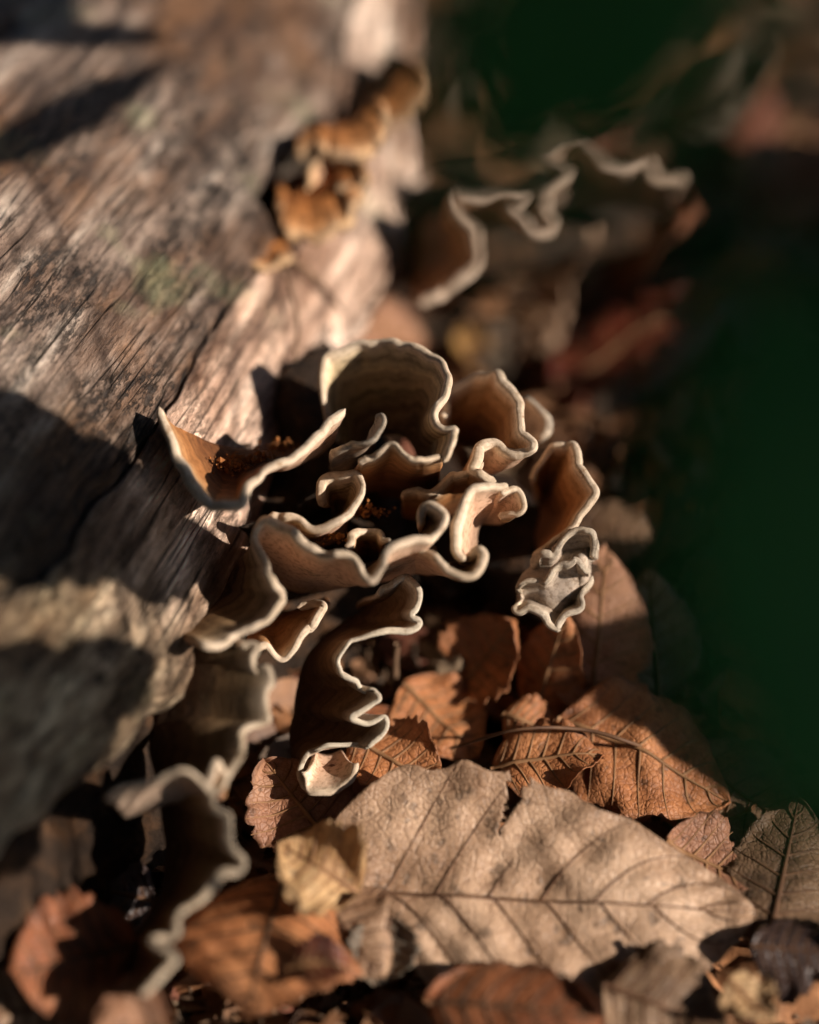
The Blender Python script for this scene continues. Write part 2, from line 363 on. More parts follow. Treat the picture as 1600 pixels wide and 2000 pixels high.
# ------------------------------------------------------------------ bracket fungi
def bracket(name, label, margin, base, mat, T=0.20, n=150, m=22, fade=2.2, bulge=(0, 0, 0), group='turkey tail brackets on the log', parent=None, seed=0, jit=0.048, sm=10, lump=0.10, lumpf=0.9):
    T *= 0.64
    if seed in FLIP: margin = margin[::-1]; base = base[::-1]
    Mp = spline([tuple(P(*q)) for q in margin], n); Bp = spline([tuple(P(*q)) for q in base], n)
    for i in range(n):
        q = Mp[i]*2.2 + Vector((seed*7.1, 0, 0)); q2 = Mp[i]*6.0
        Mp[i] = Mp[i] + Vector((noise.noise(q), noise.noise(q+Vector((9, 0, 0))), noise.noise(q+Vector((0, 9, 0)))))*jit*2.6 + Vector((noise.noise(q2), noise.noise(q2+Vector((9, 0, 0))), noise.noise(q2+Vector((0, 9, 0)))))*jit*0.25
    for i in range(n):
        nk = max(0.0, noise.noise(Mp[i]*1.9 + Vector((seed*5.3, 1, 7))) - 0.30)
        Mp[i] = Mp[i] + (Bp[i]-Mp[i]).normalized()*nk*0.45
    Ms = []
    for i in range(n):
        acc = Vector((0, 0, 0)); ws = 0
        for k in range(-3*sm, 3*sm+1):
            j = min(n-1, max(0, i+k)); ww = math.exp(-(k/sm)**2); acc += Mp[j]*ww; ws += ww
        Ms.append(acc/ws)
    bl = Vector(bulge)
    vs = [0, 0.006, 0.018, 0.036, 0.06, 0.09] ; vs += [0.09 + (1-0.09)*((i+1)/(m-6)) for i in range(m-6)]
    C = []
    for i in range(n):
        row = []
        for v in vs:
            p = Bp[i]*v + Ms[i]*(1-v) + (Mp[i]-Ms[i])*(1-v)**fade + bl*(4*v*(1-v))
            q = p*lumpf + Vector((seed, 3, 1)); p = p + Vector((noise.noise(q), noise.noise(q+Vector((5, 1, 0))), noise.noise(q+Vector((2, 7, 0)))))*lump*min(1, v*4)
            row.append(p)
        C.append(row)
    V = []; F = []; dist = []; side = []
    mm = len(vs)
    D = [[0]*mm for _ in range(n)]
    for i in range(n):
        for j in range(1, mm): D[i][j] = D[i][j-1] + (C[i][j]-C[i][j-1]).length
    N = [[None]*mm for _ in range(n)]
    for i in range(n):
        for j in range(mm):
            a = C[min(n-1, i+1)][j]-C[max(0, i-1)][j]; b = C[i][min(mm-1, j+1)]-C[i][max(0, j-1)]
            x = a.cross(b); N[i][j] = x.normalized() if x.length > 1e-9 else Vector((0, 0, 1))
    # smooth the normals a little along the margin
    for sgn in (1, -1):
        for i in range(n):
            endk = min(1.0, min(i, n-1-i)/2.5 + 0.25)
            for j in range(mm):
                d = D[i][j]; r = T*0.5*(1 + 0.6*noise.noise(Mp[i]*0.9 + Vector((seed*3.1, 2, 2))) + 0.15*noise.noise(Mp[i]*2.7))
                th = r*math.sqrt(max(0, 1-(1-min(1, d/r))**2)) if d < r else r*(0.74+0.26*math.exp(-(d-r)/0.22)) + 0.05*min(1, d/2.0)
                V.append(C[i][j] + N[i][j]*th*sgn*endk); dist.append(d); side.append(1.0 if sgn > 0 else 0.0)
    o2 = n*mm
    for i in range(n-1):
        for j in range(mm-1):
            a, b, c, d = i*mm+j, i*mm+j+1, (i+1)*mm+j+1, (i+1)*mm+j
            F.append((a, d, c, b)); F.append((o2+a, o2+b, o2+c, o2+d))
        F.append((i*mm, o2+i*mm, o2+(i+1)*mm, (i+1)*mm)); j = mm-1
        F.append((i*mm+j, (i+1)*mm+j, o2+(i+1)*mm+j, o2+i*mm+j))
    for i in (0, n-1):
        for j in range(mm-1):
            q = (i*mm+j, i*mm+j+1, o2+i*mm+j+1, o2+i*mm+j); F.append(q if i == 0 else tuple(reversed(q)))
    o = mesh(name, V, F, mat, parent, attrs={'dist': dist, 'side': side})
    if label: tag(o, label, 'fungus', group)
    return o
FLIP = {1, 3, 4, 5, 7, 11, 12, 13, 14, 17}
def flip(pts): return list(reversed(pts))

# V-shaped cup at the left
f1 = bracket('bracket_fungus', 'cup shaped bracket with a V shaped rim lying against the log face',
  flip([(306,798,39.6),(318,825,39.3),(340,858,39.1),(352,905,38.9),(372,950,38.7),(412,983,38.5),(464,994,38.3),(486,950,38.5),(540,906,38.8),(600,868,39.2),(645,830,39.6),(672,800,39.9)]),
  flip([(350,830,40.5),(400,870,41.0),(450,885,41.3),(500,890,41.5),(560,890,41.6),(620,885,41.6)]), M['funrust'], T=0.26, bulge=(0,0.1,-0.25), seed=1, sm=6, fade=1.5)
f1b = bracket('bracket_fungus', 'small curled pale lobe beside the V shaped cup',
  flip([(650,890,39.9),(680,868,39.6),(722,856,39.4),(748,835,39.5),(748,814,39.7),(730,815,39.9)]),
  flip([(640,915,41.4),(680,905,41.4),(710,890,41.4),(730,870,41.4)]), M['funpale'], T=0.20, n=70, seed=2)
f1c = bracket('bracket_fungus', 'thin ragged bracket edge with white rim below the upright fan',
  [(700,905,39.6),(735,882,39.4),(770,872,39.3),(795,878,39.2),(812,895,39.1),(838,898,39.2),(862,893,39.4)],
  [(680,960,42.6),(740,965,42.8),(790,965,42.8),(860,955,42.8)], M['funrust'], T=0.15, n=80, seed=3, jit=0.06)
# large upright fan
f2 = bracket('bracket_fungus', 'large upright zoned fan with pale rim, tallest in the cluster',
  [(655,862,41.7),(636,800,41.7),(625,745,41.7),(634,698,41.7),(672,678,41.7),(712,668,41.6),(745,661,41.5),(800,672,41.2),(852,698,40.7),(879,728,40.2),(866,772,39.9),(850,815,39.7),(858,838,39.6),(886,838,39.4),(893,862,39.3),(880,890,39.3),(862,903,39.4)],
  [(700,905,42.3),(700,885,42.4),(710,862,42.4),(730,848,42.4),(760,843,42.4),(790,850,42.3),(812,872,42.2),(825,900,42.0),(830,925,41.8)], M['funolive'], T=0.23, n=190, m=26, bulge=(0,0.35,-0.15), seed=4, sm=8)
# right hand folded bracket
f3 = bracket('bracket_fungus', 'folded rusty bracket with broad tan rim right of the upright fan',
  [(868,812,41.6),(878,765,41.9),(915,738,42.0),(965,724,41.6),(995,752,41.1),(1025,825,40.4),(1048,878,39.9),(1015,890,40.0),(978,862,40.3),(945,866,40.2),(934,905,39.9),(948,932,39.7),(965,948,39.7)],
  [(872,890,42.6),(880,870,42.9),(895,860,43.1),(920,860,43.2),(940,880,43.0),(945,905,42.8),(935,930,42.5),(905,945,42.3),(890,960,42.2),(885,975,42.0)], M['funrust'], T=0.27, n=190, seed=5, sm=6)
f3b = bracket('bracket_fungus', 'small pale lobe peeking out behind the folded rusty bracket',
  [(1005,790,42.6),(1035,782,42.4),(1062,798,42.2),(1073,822,42.1),(1060,848,42.1),(1040,852,42.2)],
  [(990,850,43.6),(1005,860,43.6),(1020,870,43.6)], M['funpale'], T=0.26, n=70, seed=6)
f3c = bracket('bracket_fungus', 'brown zoned shelf in the heart of the cluster below the folded bracket',
  [(942,902,40.1),(912,925,40.2),(880,938,40.3),(850,952,40.5),(815,955,40.7),(785,965,40.9)],
  [(925,985,42.4),(895,995,42.5),(870,1000,42.5),(845,1005,42.5),(815,1005,42.4),(790,1000,42.3)], M['funrust'], T=0.2, n=90, seed=30, jit=0.06)
f4a = bracket('bracket_fungus', 'ruffled cream bracket curling over at the cluster’s right side'.replace('’', ''),
  [(972,1004,40.0),(1005,1004,39.8),(1022,988,39.8),(1008,960,39.8),(985,968,39.7),(992,950,39.6),(958,947,39.4),(922,956,39.2),(902,988,39.1),(889,1035,39.0),(893,1078,38.9),(908,1100,38.8)],
  [(985,1015,41.5),(975,1020,41.6),(960,1020,41.7),(940,1020,41.8),(925,1035,41.8),(920,1065,41.6),(915,1095,41.3)], M['fun'], T=0.24, n=170, seed=7, sm=6)
f4b = bracket('bracket_fungus', 'low cream lobe ending in a tight round curl, bottom right of cluster',
  flip([(916,1098,39.4),(922,1082,39.1),(938,1078,38.9),(948,1095,38.7),(940,1117,38.5),(918,1126,38.5),(888,1117,38.6),(858,1098,38.7),(836,1076,38.9),(806,1074,39.2)]),
  flip([(912,1108,40.2),(905,1108,40.4),(895,1105,40.8),(870,1110,41.2),(830,1115,41.4),(790,1112,41.4)]), M['fun'], T=0.23, n=150, seed=8, sm=5)
f5 = bracket('bracket_fungus', 'long wavy cream rimmed bracket snaking across the cluster centre',
  [(398,1260,37.7),(440,1262,37.9),(482,1232,38.2),(530,1204,38.3),(555,1170,38.4),(542,1130,38.5),(510,1085,38.8),(497,1046,39.0),(506,1020,39.1),(532,1013,39.1),(562,1031,39.0),(600,1063,38.7),(648,1080,38.5),(690,1087,38.4),(712,1118,38.2),(732,1132,38.1),(752,1105,38.2),(776,1064,38.4),(830,1052,38.6),(858,1032,38.8),(867,1003,39.0),(847,985,39.2),(822,997,39.3),(826,1028,39.3)],
  [(330,1235,39.6),(380,1185,40.0),(440,1130,40.5),(490,1095,41.0),(530,1110,41.3),(570,1140,41.4),(620,1148,41.4),(680,1138,41.4),(740,1128,41.4),(790,1118,41.5),(830,1100,41.6),(850,1070,41.8)], M['fun'], T=0.22, n=300, seed=9, sm=9, fade=1.8)
f5b = bracket('bracket_fungus', 'hooked bracket lobe rising behind the long wavy bracket',
  [(528,1002,39.6),(562,1008,39.5),(612,1028,39.4),(655,1018,39.4),(690,992,39.6),(704,955,39.9),(692,928,40.1),(662,919,40.3),(635,934,40.4),(625,965,40.4),(628,985,40.4)],
  [(560,1050,41.5),(590,1060,41.7),(620,1060,41.8),(650,1050,41.9),(668,1035,41.9),(665,1015,41.9),(655,1000,41.8)], M['fun'], T=0.23, n=150, seed=10, sm=7)
f5c = bracket('bracket_fungus', 'small rust brown cup tucked inside the wavy bracket',
  [(682,1078,39.2),(688,1048,39.6),(712,1034,39.8),(740,1036,39.7),(757,1058,39.3)],
  [(700,1090,41.0),(715,1088,41.2),(730,1088,41.2),(745,1090,41.0)], M['funrust'], T=0.24, n=70, seed=11, sm=6)
f6 = bracket('bracket_fungus', 'crinkled grey cream bracket descending in tight folds towards the leaves',
  [(742,1162,40.4),(775,1138,40.1),(805,1128,39.9),(825,1148,39.8),(820,1178,39.8),(800,1200,39.8),(817,1214,39.7),(798,1229,39.6),(742,1236,39.5),(692,1254,39.5),(660,1280,39.5),(666,1312,39.5),(698,1335,39.5),(722,1356,39.5),(742,1346,39.4),(747,1370,39.4),(715,1388,39.5),(692,1405,39.5),(714,1422,39.5),(746,1404,39.5),(750,1428,39.6),(728,1456,39.7),(690,1449,39.8),(640,1455,39.9),(602,1478,40.0),(588,1510,40.0),(597,1545,40.0)],
  [(690,1180,41.6),(720,1185,41.6),(700,1200,41.7),(660,1230,41.7),(620,1270,41.6),(600,1310,41.5),(590,1350,41.4),(585,1390,41.4),(575,1420,41.3),(570,1450,41.2),(575,1490,41.1),(600,1520,41.0)], M['funridge'], T=0.17, n=300, seed=12, sm=9, fade=1.8, jit=0.05)
f6b = bracket('bracket_fungus', 'torn white edged flap at the bottom of the crinkled bracket',
  [(590,1512,39.8),(597,1545,39.7),(625,1552,39.6),(660,1545,39.6),(688,1525,39.7),(696,1490,39.9)],
  [(610,1475,40.6),(630,1480,40.8),(650,1480,40.9),(670,1470,40.9)], M['fun'], T=0.19, n=90, seed=13, jit=0.03, bulge=(0,-0.2,0.1))
f7 = bracket('bracket_fungus', 'long blurred bracket chain zigzagging down the lower left foreground',
  [(470,1262,38.2),(496,1262,38.1),(490,1292,38.0),(508,1312,37.9),(535,1298,37.9),(540,1332,37.8),(520,1370,37.7),(510,1410,37.6),(478,1442,37.4),(470,1490,37.2),(455,1528,37.0),(425,1565,36.8),(445,1605,36.7),(470,1645,36.6),(478,1690,36.5),(442,1712,36.3),(400,1752,36.1),(350,1792,35.9),(340,1830,35.8),(300,1850,35.7),(352,1868,35.5),(330,1895,35.4),(280,1945,35.2)],
  [(360,1225,39.4),(345,1270,39.3),(325,1330,39.1),(305,1390,39.0),(300,1450,38.9),(310,1520,38.8),(325,1600,38.7),(330,1680,38.5),(310,1760,38.3),(270,1850,38.0),(240,1950,37.6)], M['fundark'], T=0.21, jit=0.07, n=300, seed=14, sm=9, fade=1.7)
f7b = bracket('bracket_fungus', 'blurred side lobe pointing left in the lower left foreground',
  [(210,1562,36.0),(245,1540,36.1),(290,1526,36.2),(345,1510,36.4),(395,1528,36.6),(430,1555,36.9)],
  [(240,1595,37.6),(290,1572,37.9),(335,1556,38.0),(375,1560,38.0),(420,1585,37.8)], M['fundark'], T=0.20, n=90, seed=15)
f7c = bracket('bracket_fungus', 'tiny golden lobe standing on the blurred foreground chain',
  [(405,1535,36.8),(418,1498,36.9),(432,1490,37.0),(440,1525,37.0)], [(415,1560,37.6),(425,1555,37.7),(432,1555,37.7),(440,1560,37.6)], M['funrust'], T=0.2, n=50, seed=16)
f8 = bracket('bracket_fungus', 'narrow cupped bracket standing alone right of the cluster',
  [(1042,938,41.6),(1060,895,41.4),(1092,863,41.1),(1118,864,40.9),(1128,902,40.7),(1148,926,40.5),(1161,965,40.4),(1138,1008,40.4),(1096,1044,40.5),(1055,1072,40.7),(1045,1090,40.9)],
  [(1050,985,43.2),(1050,975,43.4),(1055,970,43.5),(1060,980,43.5),(1062,1000,43.4),(1060,1030,43.2),(1055,1060,43.0),(1060,1090,42.8)], M['funrust'], T=0.25, n=140, seed=17, sm=6)
f8b = bracket('bracket_fungus', 'pale crumpled bracket, topmost of three folds under the lone cup',
  [(1040,1100,40.7),(1058,1080,40.5),(1085,1076,40.4),(1108,1050,40.3),(1146,1038,40.2),(1168,1058,40.3),(1160,1085,40.5)],
  [(1062,1125,41.9),(1085,1120,42.1),(1105,1112,42.2),(1125,1108,42.2),(1140,1102,42.1),(1150,1098,41.9)], M['funpale'], T=0.21, n=110, seed=18, sm=5, jit=0.06, lump=0.15, lumpf=1.6)
f8c = bracket('bracket_fungus', 'pale crumpled bracket, middle one of three folds under the lone cup',
  [(1008,1168,40.7),(1012,1140,40.5),(1040,1126,40.3),(1066,1132,40.2),(1090,1112,40.1),(1122,1090,40.1),(1140,1098,40.2),(1158,1112,40.4)],
  [(1035,1178,41.6),(1055,1175,41.9),(1080,1168,42.1),(1105,1158,42.1),(1125,1150,42.1),(1140,1140,41.9)], M['funpale'], T=0.21, n=120, seed=24, sm=5, jit=0.06, lump=0.15, lumpf=1.6)
f8d = bracket('bracket_fungus', 'pale crumpled bracket, lowest of three folds under the lone cup',
  [(1002,1168,40.8),(1010,1192,40.6),(1032,1190,40.5),(1055,1208,40.5),(1092,1225,40.4),(1108,1196,40.4),(1136,1182,40.5),(1138,1156,40.6),(1156,1130,40.8)],
  [(1040,1158,41.8),(1060,1160,42.0),(1085,1160,42.1),(1105,1152,42.1),(1125,1140,42.0),(1138,1125,41.9)], M['funpale'], T=0.20, n=130, seed=28, sm=5, jit=0.07, lump=0.15, lumpf=1.6)
f8e = bracket('bracket_fungus', 'pale lumpy sheet backing the three crumpled folds',
  [(1040,1098,41.3),(1062,1080,41.2),(1090,1075,41.1),(1112,1055,41.0),(1146,1046,41.0),(1160,1062,41.0),(1155,1088,41.2)],
  [(1010,1160,41.4),(1018,1186,41.2),(1050,1196,41.1),(1088,1212,41.1),(1110,1186,41.1),(1132,1174,41.1),(1138,1140,41.3),(1150,1110,41.4)], M['funpale'], T=0.18, n=120, m=30, seed=29, sm=4, bulge=(0,-0.3,0.15), jit=0.06, lump=0.22, lumpf=1.9)
f10 = bracket('bracket_fungus', 'crusty ochre shelf in the shade below the wavy bracket',
  [(470,1290,39.6),(520,1272,39.6),(555,1275,39.7),(585,1240,39.8),(620,1222,39.9),(642,1192,40.1),(625,1180,40.3),(590,1184,40.4)],
  [(480,1235,41.0),(520,1215,41.1),(555,1205,41.2),(590,1195,41.4),(620,1185,41.6),(640,1175,41.6)], M['funrust'], T=0.22, n=110, seed=19, jit=0.09)
f9 = bracket('bracket_fungus', 'far blurred wavy bracket zigzagging across the shaded background',
  [(822,592,46.2),(880,565,46.3),(935,520,46.5),(940,470,46.7),(905,425,46.9),(888,388,47.1),(945,382,47.2),(1015,370,47.3),(1005,410,47.3),(1045,448,47.3),(1078,425,47.5),(1058,375,47.8),(1100,325,48.1),(1058,290,48.4),(1108,262,48.6),(1150,280,48.7),(1185,312,48.8),(1250,310,49.1),(1290,340,49.3),(1335,352,49.5)],
  [(790,555,49.5),(800,500,50),(825,455,50.3),(880,420,50.6),(950,420,50.8),(1000,410,51),(1050,400,51.2),(1120,385,51.5),(1200,385,52),(1300,410,52.5)], M['funfar'], T=0.32, jit=0.06, n=260, seed=20, sm=8)
M['funlog'] = mat_fungus('orange_bracket', (0.46, 0.205, 0.075), (0.34, 0.13, 0.038), (0.17, 0.06, 0.018), (0.5, 0.3, 0.2), (0.52, 0.34, 0.20), mottle=0.7)
lb1 = bracket('bracket_fungus', 'orange crusty bracket, lowest of those in the log hollow',
  [(540,428,45.6),(570,468,45.1),(632,474,44.9),(685,440,45.0),(712,392,45.3),(722,350,45.7)],
  [(550,385,46.9),(570,362,47.1),(598,342,47.3),(640,330,47.4),(672,325,47.5)], M['funlog'], T=0.34, n=120, seed=21, bulge=(0,0,0.35), jit=0.08)
lb1b = bracket('bracket_fungus', 'small ringed pale rimmed bracket swirling in the log hollow',
  [(598,372,45.5),(600,325,45.8),(636,302,45.9),(688,306,45.9),(712,335,45.7),(698,366,45.4),(655,374,45.3)],
  [(640,348,46.7),(640,340,46.8),(648,334,46.8),(660,334,46.8),(666,340,46.8),(664,346,46.7),(655,348,46.6)], M['funlog'], T=0.28, n=100, seed=26, bulge=(0,-0.1,0.1), jit=0.05)
lb1c = bracket('bracket_fungus', 'tan ringed bracket, uppermost of those in the log hollow',
  [(580,315,46.2),(632,300,45.8),(694,308,45.7),(748,292,46.0),(764,250,46.6),(752,222,47.2)],
  [(606,280,48.0),(640,262,48.2),(670,250,48.4),(695,240,48.6),(712,232,48.7)], M['funlog'], T=0.34, n=120, seed=27, bulge=(0,0,0.4), jit=0.08)
lb2 = bracket('bracket_fungus', 'small dark orange bracket at the tip of the log split',
  [(468,482,44.6),(485,520,44.3),(510,535,44.2),(545,522,44.3),(572,490,44.6)], [(480,465,45.5),(500,462,45.6),(520,462,45.6),(550,465,45.7)], M['funlog'], T=0.2, n=70, seed=22, jit=0.08)
lb3 = bracket('bracket_fungus', 'golden blurred bracket on the log edge near the top',
  [(700,255,48.6),(760,250,48.4),(815,225,48.6),(845,180,49.2),(830,130,50)], [(690,215,51),(710,180,51.5),(730,150,52),(760,125,52.5)], M['funlog'], T=0.25, n=90, seed=23, bulge=(0,0,0.3))

# rust coloured crumbs lying in the V-shaped cup and at the foot of the fan
def crumbs(name, label, spots, count, rr):
    V = []; F = []
    for k in range(count):
        a, b, c = random.choice(spots)
        p = P(a + random.gauss(0, 20), b + random.gauss(0, 6), c + random.gauss(0, 0.12)); r = rr*random.uniform(0.25, 1.0)*(2.2 if random.random() < 0.12 else 1); o = len(V)
        for q in ((1,0,0),(-1,0,0),(0,1,0),(0,-1,0),(0,0,1),(0,0,-1)):
            V.append(p + Vector(q)*r*random.uniform(0.6, 1.3))
        F += [tuple(o+i for i in t) for t in ((0,2,4),(2,1,4),(1,3,4),(3,0,4),(2,0,5),(1,2,5),(3,1,5),(0,3,5))]
    tag(mesh(name, V, F, M['crumb'], smooth=False), label, kind='stuff', cat='crumbs')
crumbs('rotten_crumbs', 'rust coloured rotten crumbs heaped inside the cup and fungus hollows', [(430,905,40.6),(460,900,40.7),(490,900,40.8),(455,915,40.4),(520,895,41.0),(640,1050,40.4),(720,1000,41.0),(540,872,41.6)], 1100, 0.036)

# ------------------------------------------------------------------ leaves
def leaf(name, label, base, tip, width, mat, tilt=0, cup=0.0, bend=0.0, wave=0.10, pleat=0.02, nv=8, petiole=None, vein='vein', seed=0, tear=None, nu=56, nw=26, group=None, cat='leaf', face=0.5, roll=0.0, thick=0.018, vr=1.0, shape=0.85, shape2=None, slant=0.16, skew=0.0, curl=0.85, up=None, ragged=0.35):
    B = Vector(base); T_ = Vector(tip); Lv = T_-B; L = Lv.length; ax = Lv.normalized()
    up = Vector(up) if up else Vector((0, 0, 1)).lerp(Vector((0, -CP, SP)), face)
    if up.cross(ax).length < 0.2: up = Vector((0, -1, 0.3))
    side = ax.cross(up).normalized(); nrm = side.cross(ax).normalized()
    q = Matrix.Rotation(R(tilt), 3, ax); side = q @ side; nrm = q @ nrm
    def wd(u, v=1): return 0.5*width*max(0.0, math.sin(math.pi*u**(shape if v > 0 or not shape2 else shape2)))**0.72*(1-0.10*u)
    def ph(u, v): return (u - slant*abs(v)*min(1.0, (1.03-u)*6.0))*nv/0.94 - 0.35
    def surf(u, v):
        x = u*L - skew*L*max(0, -v)*(1-u); y = wd(u, v)*v
        p_ = ph(u, v)
        y *= 1 + 0.028*math.cos(2*math.pi*p_)*abs(v)**4
        h = pleat*(0.5-0.5*math.cos(2*math.pi*p_))*min(1, abs(v)*3)*min(1, u*6)
        h += cup*(y*y)/(0.5*width)*2 + bend*4*u*(1-u) + roll*v*abs(v)*math.sin(math.pi*u)
        h += curl*width*0.3*abs(v)**3*(noise.noise(Vector((u*2.2+seed*1.7, v*0.8, seed*2.1)))+0.35*noise.noise(Vector((u*7+seed*1.7, v*2, seed))))
        h += wave*(noise.noise(Vector((x*0.55+seed*3.3, y*0.55, seed))) + 0.4*noise.noise(Vector((x*1.6+seed*3.3, y*1.6, seed))))
        return B + ax*x + side*y + nrm*h
    V = []; UU = []; VV = []; F = []
    for i in range(nu):
        u = i/(nu-1)
        for j in range(nw):
            v = -1 + 2*j/(nw-1); vv = v
            if ragged: vv = v*(1 - ragged*abs(v)**3*max(0, noise.noise(Vector((u*9+seed, v*2, 4)))+0.3*noise.noise(Vector((u*30, v*6, seed)))))
            V.append(surf(u, vv)); UU.append(u); VV.append(v)
    for i in range(nu-1):
        for j in range(nw-1):
            uc, vc = (i+.5)/(nu-1), -1+2*(j+.5)/(nw-1)
            if tear and any(abs(vc)-0 > 0 and vc*sg > v0 and abs(uc - u0 - sl*(abs(vc)-v0) + 0.012*noise.noise(Vector((vc*14, u0, seed)))) < wdt*(abs(vc)-v0)/(1-v0) for (sg, u0, v0, sl, wdt) in tear): continue
            F.append((i*nw+j, (i+1)*nw+j, (i+1)*nw+j+1, i*nw+j+1))
    root = empty(name)
    tag(root, label, cat, group)
    bl = mesh('blade', V, F, M[mat], root, attrs={'u': UU, 'v': VV})
    md = bl.modifiers.new('thickness', 'SOLIDIFY'); md.thickness = thick*S; md.offset = 0
    pts = [surf(k/24, 0) + nrm*0.012 for k in range(25)]
    if petiole: pts = spline([tuple(p) for p in petiole] + [tuple(pts[0])], 12)[:-1] + pts
    nP = len(pts)
    tube('midrib', pts, lambda k: (0.055*(1-k)**0.8 + 0.010)*vr, M[vein], root, 6)
    if vr > 0:
        for sg in (-1, 1):
            for i in range(nv):
                u0 = (i + 0.35 + (0.12 if sg > 0 else 0))*0.94/nv
                pt = []
                for k in range(13):
                    v = sg*k/12*0.97; u = u0 + slant*abs(v)*min(1.0, (1.03-u0)*6.0)
                    if u < 0.985: pt.append(surf(u, v) + nrm*0.008)
                if len(pt) > 4:
                    if tear and any(sg == t_[0] and abs(u0 + 0.1 - t_[1]) < 0.05 for t_ in tear): pt = pt[:5]
                    tube('vein', pt, lambda k: (0.026*(1-k) + 0.007)*vr, M[vein], root, 5)
    return root

